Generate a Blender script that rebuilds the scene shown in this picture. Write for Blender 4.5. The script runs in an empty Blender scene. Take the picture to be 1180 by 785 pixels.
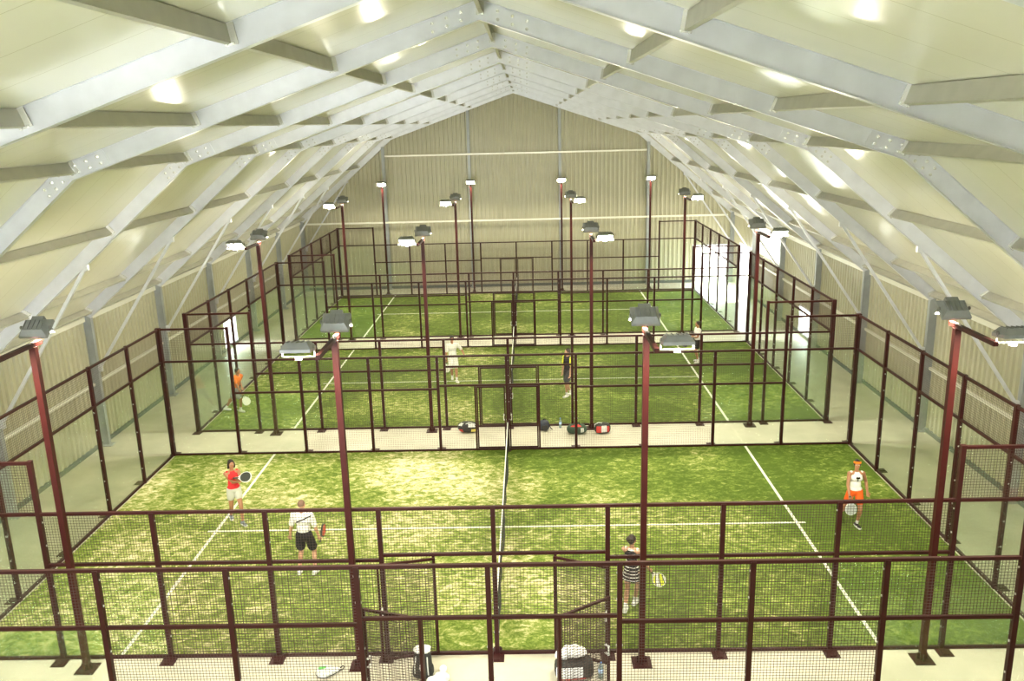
import bpy, bmesh, math, random
from mathutils import Vector, Matrix, Euler
random.seed(7)
PI = math.pi
scene = bpy.context.scene
COL = scene.collection

# ------------------------------------------------------------------ helpers
class MB:
    """collects boxes, bars, tubes ... into ONE mesh object"""
    def __init__(s): s.v = []; s.f = []; s.m = []; s.mi = 0
    def add(s, vs, fs):
        n = len(s.v); s.v += [tuple(v) for v in vs]
        s.f += [tuple(i + n for i in f) for f in fs]; s.m += [s.mi] * len(fs); return s
    def box(s, x0, x1, y0, y1, z0, z1, M=None):
        vs = [Vector((x, y, z)) for x in (x0, x1) for y in (y0, y1) for z in (z0, z1)]
        if M is not None: vs = [M @ v for v in vs]
        return s.add(vs, [(0,1,3,2),(4,6,7,5),(0,4,5,1),(2,3,7,6),(0,2,6,4),(1,5,7,3)])
    def bar(s, p, q, w, h=None, up=(0,0,1)):
        """box-section bar from p to q, w wide, h along up"""
        p, q = Vector(p), Vector(q); h = h or w; d = (q - p).normalized(); up = Vector(up)
        if abs(d.dot(up)) > .98: up = Vector((0,1,0))
        a = d.cross(up).normalized(); b = a.cross(d).normalized()
        vs = [c + a*i*w/2 + b*j*h/2 for c in (p, q) for i, j in ((-1,-1),(1,-1),(1,1),(-1,1))]
        return s.add(vs, [(0,3,2,1),(4,5,6,7),(0,1,5,4),(1,2,6,5),(2,3,7,6),(3,0,4,7)])
    def tube(s, pts, r, n=8, r2=None):
        pts = [Vector(p) for p in pts]; rings = []
        for i, p in enumerate(pts):
            d = (pts[min(i+1, len(pts)-1)] - pts[max(i-1, 0)]).normalized()
            u = Vector((0,0,1)) if abs(d.z) < .9 else Vector((0,1,0))
            a = d.cross(u).normalized(); b = a.cross(d)
            rr = r if r2 is None else r + (r2 - r) * i / (len(pts)-1)
            rings.append([p + (a*math.cos(t) + b*math.sin(t))*rr for t in (2*PI*k/n for k in range(n))])
        vs = [v for ring in rings for v in ring]
        fs = [(i*n+k, i*n+(k+1)%n, (i+1)*n+(k+1)%n, (i+1)*n+k) for i in range(len(pts)-1) for k in range(n)]
        fs += [tuple(range(n))[::-1], tuple((len(pts)-1)*n + k for k in range(n))]
        return s.add(vs, fs)
    def lathe(s, prof, n=16, M=None):
        """profile of (r, z) about z"""
        vs = [Vector((r*math.cos(2*PI*k/n), r*math.sin(2*PI*k/n), z)) for r, z in prof for k in range(n)]
        if M is not None: vs = [M @ v for v in vs]
        m = len(prof)
        fs = [(i*n+k, i*n+(k+1)%n, (i+1)*n+(k+1)%n, (i+1)*n+k) for i in range(m-1) for k in range(n)]
        fs += [tuple(range(n))[::-1], tuple((m-1)*n + k for k in range(n))]
        return s.add(vs, fs)
    def ell(s, c, r, M=None, n=12, m=8):
        if not hasattr(r, '__len__'): r = (r, r, r)
        c = Vector(c); vs = []
        for i in range(m+1):
            t = PI*i/m
            for k in range(n):
                a = 2*PI*k/n
                o = Vector((r[0]*math.sin(t)*math.cos(a), r[1]*math.sin(t)*math.sin(a), r[2]*math.cos(t)))
                if M is not None: o = M @ o
                vs.append(c + o)
        fs = [(i*n+k, (i+1)*n+k, (i+1)*n+(k+1)%n, i*n+(k+1)%n) for i in range(m) for k in range(n)]
        return s.add(vs, fs)
    def cap(s, p, q, r0, r1, n=14):
        """tapered capsule"""
        p, q = Vector(p), Vector(q); L = (q - p).length
        if L < 1e-5: return s.ell(p, max(r0, r1))
        M = Matrix.Translation(p) @ (q - p).to_track_quat('Z', 'Y').to_matrix().to_4x4()
        prof = [(r0*math.sin(t), -r0*math.cos(t)) for t in (.12, .5, .9, 1.25, 1.57)]
        prof += [(r1*math.cos(t), L + r1*math.sin(t)) for t in (0, .32, .67, 1.07, 1.45)]
        return s.lathe(prof, n, M)
    def supell(s, c, r, e1=.5, e2=.5, M=None, n=28, m=14, u=(-1,1), w=(-1,1), jig=0):
        """rounded, puffy box (superellipsoid); u, w limit latitude / longitude"""
        c = Vector(c); f = lambda x, e: math.copysign(abs(x)**e, x); vs = []
        for i in range(m+1):
            t = PI/2*(u[0] + (u[1]-u[0])*i/m)
            for k in range(n+1):
                a = PI*(w[0] + (w[1]-w[0])*k/n)
                o = Vector((r[0]*f(math.cos(t),e1)*f(math.cos(a),e2), r[1]*f(math.cos(t),e1)*f(math.sin(a),e2), r[2]*f(math.sin(t),e1)))
                if jig:
                    o *= 1 + jig*(math.sin(9*o.x/r[0]+2*o.z/r[2]) * math.cos(7*o.y/r[1]+3*o.x/r[0]))
                if M is not None: o = M @ o
                vs.append(c + o)
        fs = [(i*(n+1)+k, i*(n+1)+k+1, (i+1)*(n+1)+k+1, (i+1)*(n+1)+k) for i in range(m) for k in range(n)]
        return s.add(vs, fs)
    def prism(s, poly, y0, y1, M=None):
        """polygon in local XZ extruded along y"""
        n = len(poly)
        vs = [Vector((x, y0, z)) for x, z in poly] + [Vector((x, y1, z)) for x, z in poly]
        if M is not None: vs = [M @ v for v in vs]
        return s.add(vs, [tuple(range(n)), tuple(range(n, 2*n))[::-1]] + [(i, i+n, (i+1)%n+n, (i+1)%n) for i in range(n)])
    def mesh(s, name, mats, smooth=False):
        me = bpy.data.meshes.new(name); me.from_pydata(s.v, [], s.f)
        for m in (mats if isinstance(mats, (list, tuple)) else [mats]): me.materials.append(m)
        if any(s.m): me.polygons.foreach_set('material_index', s.m)
        bm = bmesh.new(); bm.from_mesh(me); bmesh.ops.recalc_face_normals(bm, faces=bm.faces); bm.to_mesh(me); bm.free()
        if smooth: me.polygons.foreach_set('use_smooth', [True]*len(me.polygons))
        me.update(); return me
    def build(s, name, mats, parent=None, smooth=False, loc=None, bevel=0):
        o = link(name, s.mesh(name, mats, smooth), parent, loc)
        if bevel:
            b = o.modifiers.new('bevel', 'BEVEL'); b.width = bevel; b.segments = 2; b.limit_method = 'ANGLE'
        return o

def link(name, me, parent=None, loc=None):
    o = bpy.data.objects.new(name, me); COL.objects.link(o)
    if parent is not None: o.parent = parent
    if loc is not None: o.location = loc
    return o
def tag(o, label, cat, group=None, kind=None):
    if label: o['label'] = label
    if cat: o['category'] = cat
    if group: o['group'] = group
    if kind: o['kind'] = kind
    return o
def thing(name, label, cat, loc=(0,0,0), rotz=0, group=None):
    o = bpy.data.objects.new(name, None); COL.objects.link(o); o.empty_display_size = .1
    o.location = loc; o.rotation_euler = (0,0,rotz); return tag(o, label, cat, group)
def struct(o, label=None):
    o['kind'] = 'structure'
    if label: o['label'] = label
    return o
def copy_tree(o, parent=None):
    c = o.copy(); COL.objects.link(c)
    if parent is not None: c.parent = parent
    for ch in list(o.children): copy_tree(ch, c)
    return c

# ------------------------------------------------------------------ materials
def mat(name, col, rough=.6, metal=0, var=0, scale=20, bump=0, bscale=60, spec=.5, col2=None, trans=0):
    m = bpy.data.materials.new(name); m.use_nodes = True; nt = m.node_tree; N = nt.nodes; L = nt.links
    b = N['Principled BSDF']; b.inputs['Base Color'].default_value = (*col, 1); b.inputs['Roughness'].default_value = rough
    b.inputs['Metallic'].default_value = metal; b.inputs['Specular IOR Level'].default_value = spec
    tc = N.new('ShaderNodeTexCoord')
    if var:
        nz = N.new('ShaderNodeTexNoise'); nz.inputs['Scale'].default_value = scale; nz.inputs['Detail'].default_value = 4
        L.new(tc.outputs['Object'], nz.inputs['Vector'])
        r = N.new('ShaderNodeValToRGB'); r.color_ramp.elements[0].position = .3; r.color_ramp.elements[1].position = .7
        c2 = col2 or tuple(c*(1-var) for c in col)
        r.color_ramp.elements[0].color = (*c2, 1); r.color_ramp.elements[1].color = (*tuple(min(1, c*(1+var*.3)) for c in col), 1)
        L.new(nz.outputs['Fac'], r.inputs['Fac']); L.new(r.outputs['Color'], b.inputs['Base Color'])
    if bump:
        n2 = N.new('ShaderNodeTexNoise'); n2.inputs['Scale'].default_value = bscale; n2.inputs['Detail'].default_value = 3
        L.new(tc.outputs['Object'], n2.inputs['Vector'])
        bp = N.new('ShaderNodeBump'); bp.inputs['Strength'].default_value = bump; bp.inputs['Distance'].default_value = .01
        L.new(n2.outputs['Fac'], bp.inputs['Height']); L.new(bp.outputs['Normal'], b.inputs['Normal'])
    return m
def emis(name, col, s):
    m = bpy.data.materials.new(name); m.use_nodes = True; nt = m.node_tree; nt.nodes.clear()
    e = nt.nodes.new('ShaderNodeEmission'); e.inputs['Color'].default_value = (*col, 1); e.inputs['Strength'].default_value = s
    o = nt.nodes.new('ShaderNodeOutputMaterial'); nt.links.new(e.outputs[0], o.inputs[0]); return m
def glassmat(name, tint, refl=.09, milk=0):
    m = bpy.data.materials.new(name); m.use_nodes = True; nt = m.node_tree; N = nt.nodes; L = nt.links; N.clear()
    t = N.new('ShaderNodeBsdfTransparent'); t.inputs['Color'].default_value = (*tint, 1)
    g = N.new('ShaderNodeBsdfGlossy'); g.inputs['Roughness'].default_value = .11; g.inputs['Color'].default_value = (.9, .97, .9, 1)
    lw = N.new('ShaderNodeLayerWeight'); lw.inputs['Blend'].default_value = .5
    pw = N.new('ShaderNodeMath'); pw.operation = 'POWER'; pw.inputs[1].default_value = 4.0; L.new(lw.outputs['Facing'], pw.inputs[0])
    fr = N.new('ShaderNodeMath'); fr.operation = 'MULTIPLY_ADD'; fr.inputs[1].default_value = .55; fr.inputs[2].default_value = .028; L.new(pw.outputs[0], fr.inputs[0])
    mx = N.new('ShaderNodeMixShader'); o = N.new('ShaderNodeOutputMaterial')
    L.new(fr.outputs[0], mx.inputs[0]); L.new(t.outputs[0], mx.inputs[1]); L.new(g.outputs[0], mx.inputs[2])
    if milk:
        d = N.new('ShaderNodeBsdfDiffuse'); d.inputs['Color'].default_value = (.6, .75, .55, 1)
        m2 = N.new('ShaderNodeMixShader'); m2.inputs[0].default_value = milk
        L.new(mx.outputs[0], m2.inputs[1]); L.new(d.outputs[0], m2.inputs[2]); L.new(m2.outputs[0], o.inputs[0])
    else: L.new(mx.outputs[0], o.inputs[0])
    return m

M_GALV = mat('galvanised_steel', (.60, .615, .66), .36, .25, .10, 3, 0)
M_COL = mat('dark_steel_column', (.33, .35, .36), .45, .2, .12, 3)  # darker steel tone for the columns than for rafters and haunches
M_PURLIN = mat('purlin_steel', (.47, .46, .40), .5, .2, .1, 3)
M_BOLT = mat('bright_zinc', (.9, .9, .88), .2, .5)
M_MAROON = mat('maroon_paint', (.034, .0065, .006), .45, 0, .15, 6, spec=.25)
M_POLE = mat('maroon_pole_paint', (.043, .006, .005), .5, 0, .12, 5, spec=.22)
M_WIRE = mat('dark_wire', (.045, .022, .018), .55)
M_GLASS = glassmat('court_glass', (.965, .985, .96), milk=.014)
M_NET = mat('black_netting', (.02, .025, .02), .8)
M_TAPE = mat('white_tape', (.85, .85, .80), .6)
M_LINE = mat('white_court_line', (.80, .80, .72), .8, 0, .1, 30)
M_HOUSE = mat('grey_lamp_housing', (.20, .21, .21), .5, .2, .1, 10)
M_BRACKET = mat('grey_bracket', (.14, .14, .13), .5, .2)
M_LENS = emis('lamp_lens', (1.0, .93, .72), 560)
M_SIDING = mat('cream_ribbed_siding', (.42, .40, .285), .40, 0, .06, 1.5)
M_SKIRT = mat('dark_skirting', (.10, .12, .11), .6)
M_EXT = mat('pale_yard_concrete', (.6, .58, .52), .8, 0, .15, 2)

def roof_mat():
    m = bpy.data.materials.new('cream_roof_panel'); m.use_nodes = True; nt = m.node_tree; N = nt.nodes; L = nt.links
    b = N['Principled BSDF']; b.inputs['Roughness'].default_value = .20; b.inputs['Specular IOR Level'].default_value = .6
    tc = N.new('ShaderNodeTexCoord'); sp = N.new('ShaderNodeSeparateXYZ'); L.new(tc.outputs['Object'], sp.inputs[0])
    fr = N.new('ShaderNodeMath'); fr.operation = 'FRACT'; L.new(sp.outputs['Y'], fr.inputs[0])
    lt = N.new('ShaderNodeMath'); lt.operation = 'LESS_THAN'; lt.inputs[1].default_value = .012; L.new(fr.outputs[0], lt.inputs[0])
    nz = N.new('ShaderNodeTexNoise'); nz.inputs['Scale'].default_value = .8; L.new(tc.outputs['Object'], nz.inputs[0])
    r = N.new('ShaderNodeValToRGB'); r.color_ramp.elements[0].color = (.73, .705, .59, 1); r.color_ramp.elements[1].color = (.78, .755, .64, 1)
    L.new(nz.outputs[0], r.inputs[0])
    mx = N.new('ShaderNodeMixRGB'); mx.inputs[2].default_value = (.55, .52, .38, 1); L.new(lt.outputs[0], mx.inputs[0]); L.new(r.outputs[0], mx.inputs[1])
    L.new(mx.outputs[0], b.inputs['Base Color'])
    n2 = N.new('ShaderNodeTexNoise'); n2.inputs['Scale'].default_value = 1.3; n2.inputs['Detail'].default_value = 1; L.new(tc.outputs['Object'], n2.inputs[0])
    bp = N.new('ShaderNodeBump'); bp.inputs['Strength'].default_value = .12; bp.inputs['Distance'].default_value = .03
    L.new(n2.outputs[0], bp.inputs['Height']); L.new(bp.outputs[0], b.inputs['Normal'])
    return m
M_ROOF = roof_mat()

def floor_mat():
    m = bpy.data.materials.new('smooth_concrete'); m.use_nodes = True; nt = m.node_tree; N = nt.nodes; L = nt.links
    b = N['Principled BSDF']; b.inputs['Roughness'].default_value = .45
    tc = N.new('ShaderNodeTexCoord')
    nz = N.new('ShaderNodeTexNoise'); nz.inputs['Scale'].default_value = .7; nz.inputs['Detail'].default_value = 8; nz.inputs['Roughness'].default_value = .65
    L.new(tc.outputs['Object'], nz.inputs[0])
    r = N.new('ShaderNodeValToRGB'); r.color_ramp.elements[0].position = .32; r.color_ramp.elements[1].position = .68
    r.color_ramp.elements[0].color = (.42, .40, .31, 1); r.color_ramp.elements[1].color = (.56, .53, .42, 1)
    L.new(nz.outputs[0], r.inputs[0]); L.new(r.outputs[0], b.inputs['Base Color'])
    return m
M_FLOOR = floor_mat()

def turf_mat(name, seed, sand, bias):
    """artificial grass with sand infill lying in flaky patches; bias: sandier towards -x"""
    m = bpy.data.materials.new(name); m.use_nodes = True; nt = m.node_tree; N = nt.nodes; L = nt.links
    b = N['Principled BSDF']; b.inputs['Roughness'].default_value = .85; b.inputs['Specular IOR Level'].default_value = .15
    tc = N.new('ShaderNodeTexCoord'); mp = N.new('ShaderNodeMapping'); mp.inputs['Location'].default_value = (seed*7.3, seed*3.1, 0)
    L.new(tc.outputs['Object'], mp.inputs[0])
    def noise(sc, det, rough, dist=0, aniso=None):
        n = N.new('ShaderNodeTexNoise'); n.inputs['Scale'].default_value = sc; n.inputs['Detail'].default_value = det
        n.inputs['Roughness'].default_value = rough; n.inputs['Distortion'].default_value = dist
        if aniso:
            q = N.new('ShaderNodeMapping'); q.inputs['Scale'].default_value = aniso; q.inputs['Rotation'].default_value = (0,0,-.6)
            L.new(mp.outputs[0], q.inputs[0]); L.new(q.outputs[0], n.inputs[0])
        else: L.new(mp.outputs[0], n.inputs[0])
        return n.outputs[0]
    def math_(op, a, c):
        q = N.new('ShaderNodeMath'); q.operation = op
        for i, v in enumerate((a, c)):
            if isinstance(v, (int, float)): q.inputs[i].default_value = v
            else: L.new(v, q.inputs[i])
        return q.outputs[0]
    big = noise(.28, 3, .5, .6); mid = noise(4.2, 6, .66, .9, (1, 1.5, 1)); fine = noise(22, 3, .7)
    sp = N.new('ShaderNodeSeparateXYZ'); L.new(tc.outputs['Object'], sp.inputs[0])
    xb = math_('MULTIPLY', sp.outputs['X'], -bias)
    cen = math_('MULTIPLY', math_('ABSOLUTE', math_('ADD', sp.outputs['X'], 1.5), 0), -.012)
    amt = math_('ADD', math_('ADD', math_('MULTIPLY', math_('SUBTRACT', big, .5), .8), math_('MULTIPLY', math_('SUBTRACT', mid, .5), 1.15)),
                math_('ADD', math_('MULTIPLY', math_('SUBTRACT', fine, .5), .45), math_('ADD', math_('ADD', xb, cen), sand)))
    r = N.new('ShaderNodeValToRGB'); e = r.color_ramp.elements
    e[0].position = .30; e[0].color = (.080, .130, .015, 1); e[1].position = .78; e[1].color = (.78, .72, .46, 1)
    q = e.new(.47); q.color = (.165, .232, .036, 1); q = e.new(.57); q.color = (.28, .330, .085, 1); q = e.new(.66); q.color = (.50, .48, .22, 1)
    L.new(amt, r.inputs[0]); L.new(r.outputs[0], b.inputs['Base Color'])
    bp = N.new('ShaderNodeBump'); bp.inputs['Strength'].default_value = .5; bp.inputs['Distance'].default_value = .02
    L.new(fine, bp.inputs['Height']); L.new(bp.outputs[0], b.inputs['Normal'])
    return m

# ------------------------------------------------------------------ hall profile
PATH = [(0.0, 11.0), (7.0, 8.62), (12.40, 4.05), (12.40, 0.0)]      # inner edge of half a frame (x, z)
def off(d):
    """half profile moved outward by d (mitred)"""
    nr = []
    for (x0, z0), (x1, z1) in zip(PATH, PATH[1:]):
        l = math.hypot(x1-x0, z1-z0); nr.append((-(z1-z0)/l, (x1-x0)/l))
    out = []
    for i, (x, z) in enumerate(PATH):
        if i == 0: n = nr[0]; out.append((0.0, z + d/n[1])); continue
        if i == len(PATH)-1: out.append((x + d, 0.0)); continue
        a, b = nr[i-1], nr[i]; k = d/(1 + a[0]*b[0] + a[1]*b[1]); out.append((x + (a[0]+b[0])*k, z + (a[1]+b[1])*k))
    return out
def lerp_path(i, t, d):
    o = off(d); (x0, z0), (x1, z1) = o[i], o[i+1]; return (x0 + (x1-x0)*t, z0 + (z1-z0)*t)
SKIN = off(.30)
def skin_z(x):
    x = abs(x)
    for (x0, z0), (x1, z1) in zip(SKIN, SKIN[1:]):
        if x <= x1 and x1 > x0: return z0 + (z1-z0)*(x-x0)/(x1-x0)
    return SKIN[2][1]
Y_BACK, Y_FRONT = 36.15, -15.2
XW = SKIN[2][0]                                                     # inner face of the side walls
FRAMES = [-9, -4, 1, 6, 11, 16, 21, 26, 31, 36]

# floor and yard
struct(MB().box(-XW-.1, XW+.1, Y_FRONT-.1, Y_BACK+.1, -.2, 0).build('floor', M_FLOOR))
struct(MB().box(-60, 60, -60, 90, -.45, -.21).build('floor_exterior', M_EXT))

# ceiling: sandwich panels following the frame
mb = MB(); o1 = off(.30); o2 = off(.42)
prof = [(-x, z) for x, z in o1[2::-1]] + [(x, z) for x, z in o1[1:3]]
prof2 = [(-x, z) for x, z in o2[2::-1]] + [(x, z) for x, z in o2[1:3]]
for (a, b, c, d) in zip(prof, prof[1:], prof2[1:], prof2): mb.prism([a, b, c, d], Y_FRONT-.2, Y_BACK+.25)
struct(mb.build('ceiling', M_ROOF))

def ribbed(mb, x0, x1, zlo, ztop, put, pitch=.25, d=.06):
    """trapezoid-ribbed sheet over [x0,x1]; put(u, depth, z) -> point; ztop(u)"""
    us = []; u = math.floor(x0/pitch)*pitch
    while u < x1 + pitch:
        for du, dd in ((0, 0), (.12, 0), (.145, d), (.225, d)): us.append((u+du, dd))
        u += pitch
    def depth(u):
        for (a, da), (b, db) in zip(us, us[1:]):
            if a <= u <= b: return da + (db-da)*(u-a)/(b-a)
        return 0
    cut = [(x0, depth(x0))] + [p for p in us if x0 + 1e-4 < p[0] < x1 - 1e-4] + [(x1, depth(x1))]
    for xk in (0, 7.0):                                             # keep roof kinks as vertices
        pass
    vs = []; 
    for u, dd in cut: vs += [put(u, dd, zlo), put(u, dd, ztop(u))]
    n = len(cut); mb.add(vs, [(2*i, 2*i+2, 2*i+3, 2*i+1) for i in range(n-1)])
    # flat outer skin
    vs = []
    for u, dd in cut: vs += [put(u, -.06, zlo), put(u, -.06, ztop(u))]
    mb.add(vs, [(2*i, 2*i+1, 2*i+3, 2*i+2) for i in range(n-1)])

DOORB = (10.35, 12.25, 2.15)          # doorway in the back wall: x0, x1, height
DOORR = (31.7, 34.5, 2.45)            # doorway in the right wall: y0, y1, height
WINR = (21.95, 23.45, .08, 1.25); WINL = (22.2, 23.8, .08, 1.25)
top = lambda u: skin_z(u) + .06
put = lambda u, d, z: (u, Y_BACK - d, z)
mb = MB()
ribbed(mb, -XW, DOORB[0], 0, top, put); ribbed(mb, DOORB[0], DOORB[1], DOORB[2], top, put); ribbed(mb, DOORB[1], XW, 0, top, put)
struct(mb.build('wall_back', M_SIDING))
H = SKIN[2][1] + .05
for sgn, side in ((-1, 'left'), (1, 'right')):
    mb = MB(); put = lambda u, d, z: (sgn*(XW - d), u, z); tp = lambda u: H
    w = WINL if sgn < 0 else WINR
    ribbed(mb, Y_FRONT, w[0], 0, tp, put); ribbed(mb, w[0], w[1], w[3], tp, put); ribbed(mb, w[0], w[1], 0, lambda u: w[2], put)
    if sgn < 0: ribbed(mb, w[1], Y_BACK, 0, tp, put)
    else:
        ribbed(mb, w[1], 26.3, 0, tp, put); ribbed(mb, 26.3, 30.85, 0, lambda u: 2.5, put); ribbed(mb, 26.3, 30.85, 4.0, tp, put)
        ribbed(mb, 30.85, DOORR[0], 0, tp, put)
        ribbed(mb, DOORR[0], DOORR[1], DOORR[2], tp, put); ribbed(mb, DOORR[1], Y_BACK, 0, tp, put)
    struct(mb.build('wall_' + side, M_SIDING))
# front wall (behind the camera) with an unseen window, added to light the near roof and rafters
mb = MB(); put = lambda u, d, z: (u, Y_FRONT + d, z)
ribbed(mb, -XW, -9, 0, top, put); ribbed(mb, 1, XW, 0, top, put); ribbed(mb, -9, 1, 0, lambda u: 3.4, put)
ribbed(mb, -9, 1, 7.1, top, put); struct(mb.build('wall_front', M_SIDING))
mb = MB()
for k in range(6): mb.box(-9+2*k-.04, -9+2*k+.04, Y_FRONT-.05, Y_FRONT+.05, 3.4, 7.1)
mb.box(-9, 1, Y_FRONT-.05, Y_FRONT+.05, 5.2, 5.28); struct(mb.build('window_4', M_GALV))

# skirtings, openings' trims
M_PANE = glassmat('clear_pane', (.97, .98, .99))
mb = MB().box(-XW+.05, DOORB[0], Y_BACK-.09, Y_BACK-.03, 0, .16); struct(mb.build('baseboard_back', M_SKIRT))
struct(MB().box(-XW+.02, -XW+.10, Y_FRONT+.1, Y_BACK-.1, 0, .12).build('baseboard_left', M_SKIRT))
struct(MB().box(XW-.10, XW-.02, Y_FRONT+.1, DOORR[0], 0, .12).build('baseboard_right', M_SKIRT))
x0, x1, h = DOORB
mb = MB().box(x0-.08, x0, Y_BACK-.07, Y_BACK+.07, 0, h+.08).box(x1, x1+.08, Y_BACK-.07, Y_BACK+.07, 0, h+.08).box(x0, x1, Y_BACK-.07, Y_BACK+.07, h, h+.08)
struct(mb.build('door_1', M_GALV), 'grey frame of the open bright doorway at the right end of the back wall')
y0, y1, h = DOORR
mb = MB().box(XW-.07, XW+.07, y0-.08, y0, 0, h+.08).box(XW-.07, XW+.07, y1, y1+.08, 0, h+.08).box(XW-.07, XW+.07, y0, y1, h, h+.08)
struct(mb.build('door_2', M_GALV), 'grey frame of the open doorway in the right wall near the back')
for i, (sgn, w) in enumerate(((-1, WINL), (1, WINR))):
    X = sgn*XW
    mb = MB().box(X-.07, X+.07, w[0]-.05, w[0]+.02, w[2]-.05, w[3]+.05).box(X-.07, X+.07, w[1]-.02, w[1]+.05, w[2]-.05, w[3]+.05)
    mb.box(X-.07, X+.07, w[0], w[1], w[3]-.02, w[3]+.05).box(X-.07, X+.07, w[0], w[1], w[2]-.05, w[2]+.02)
    f = struct(mb.build('window_%d' % (i+1), M_GALV), 'low bright window in the %s wall' % ('left' if sgn < 0 else 'right'))
    MB().box(X-.006, X+.006, w[0]+.02, w[1]-.02, w[2]+.02, w[3]-.02).build('pane', M_PANE, f)
def translucent():
    m = bpy.data.materials.new('translucent_sheet'); m.use_nodes = True; nt = m.node_tree; N = nt.nodes; L = nt.links; N.clear()
    t = N.new('ShaderNodeBsdfTranslucent'); t.inputs[0].default_value = (.30, .28, .22, 1)
    d = N.new('ShaderNodeBsdfDiffuse'); d.inputs[0].default_value = (.6, .58, .48, 1)
    mx = N.new('ShaderNodeMixShader'); mx.inputs[0].default_value = .35; o = N.new('ShaderNodeOutputMaterial')
    L.new(t.outputs[0], mx.inputs[1]); L.new(d.outputs[0], mx.inputs[2]); L.new(mx.outputs[0], o.inputs[0]); return m
mb = MB(); ribs = MB()
put = lambda u, d, z: (XW - d, u, z)
us = [26.3 + .0875*i for i in range(53)]
vs = []
for i, u in enumerate(us): vs += [put(u, .03*(i % 2), 2.5), put(u, .03*(i % 2), 4.0)]
mb.add(vs, [(2*i, 2*i+2, 2*i+3, 2*i+1) for i in range(len(us)-1)])
struct(mb.build('window_3', translucent()), 'bright translucent sheet added to brighten the right wall, high up near the back')  # translucent sheet added so this wall bay looks brightly lit

# ------------------------------------------------------------------ portal frames
def seg_part(i, sg, d0, d1, y0, y1, mb):
    a, b = off(d0), off(d1)
    mb.prism([(sg*a[i][0], a[i][1]), (sg*a[i+1][0], a[i+1][1]), (sg*b[i+1][0], b[i+1][1]), (sg*b[i][0], b[i][1])], y0, y1)
ordw = ['first', 'second', 'third', 'fourth', 'fifth', 'sixth', 'seventh', 'eighth', 'ninth', 'tenth']
MESH = {}
def shared(key, fn):
    if key not in MESH: MESH[key] = fn()
    return MESH[key]
def bolt_mesh():
    return shared('bolt', lambda: MB().lathe([(.028, 0), (.028, .012), (.018, .013), (.018, .034), (.008, .038)], 8, Matrix.Rotation(PI/2, 4, 'X')).mesh('bolt', M_BOLT))
def frame(Y, idx):
    lab = ('%s galvanised portal frame counted from the camera, spanning the hall' % ordw[idx-1]) if Y < 36 else 'galvanised portal frame against the ribbed back gable wall'
    if Y == -9: lab = 'galvanised portal frame above the camera, outside the picture'
    t = thing('portal_frame', lab, 'portal frame', (0, Y, 0), 0, 'portal frames')
    for sg in (-1, 1):
        for i, nm in enumerate(('rafter', 'haunch', 'column')):
            def mk(i=i, sg=sg, nm=nm):
                mb = MB()
                seg_part(i, sg, .012, .288, -.045, .045, mb)
                seg_part(i, sg, 0, .012, -.07, .07, mb); seg_part(i, sg, .288, .299, -.07, .07, mb)
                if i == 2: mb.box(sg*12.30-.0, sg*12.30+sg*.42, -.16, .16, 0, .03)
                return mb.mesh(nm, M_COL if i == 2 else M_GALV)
            link(nm, shared((nm, sg), mk), t)
        def mkb(sg=sg):
            mb = MB().bar((sg*9.70, 0, 6.33), (sg*12.39, 0, 2.45), .075)
            mb.box(sg*9.70-.07, sg*9.70+.07, -.05, .05, 6.26, 6.42).box(sg*12.34-.05, sg*12.34+.05, -.05, .05, 2.38, 2.62)
            return mb.mesh('knee_brace', M_GALV)
        link('knee_brace', shared(('kb', sg), mkb), t)
        # splice plates with bolts at ridge and knee
        for i, tr in ((0, (.02, .13)), (0, (.90, .995)), (1, (.006, .09))):
            def mkp(i=i, tr=tr, sg=sg):
                q = [lerp_path(i, tr[0], .03), lerp_path(i, tr[1], .03), lerp_path(i, tr[1], .27), lerp_path(i, tr[0], .27)]
                return MB().prism([(sg*x, z) for x, z in q], -.060, -.046).mesh('splice_plate', M_GALV)
            p = link('splice_plate', shared(('sp', sg, i, tr), mkp), t)
            if -4 <= Y <= 31:
                for a in range(3):
                    for dd in (.09, .21):
                        x, z = lerp_path(i, tr[0] + (tr[1]-tr[0])*(.2+.3*a), dd)
                        link('bolt', bolt_mesh(), p, (sg*x, -.060, z))
    return t
for k, Y in enumerate(FRAMES): frame(Y, k)

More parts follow.
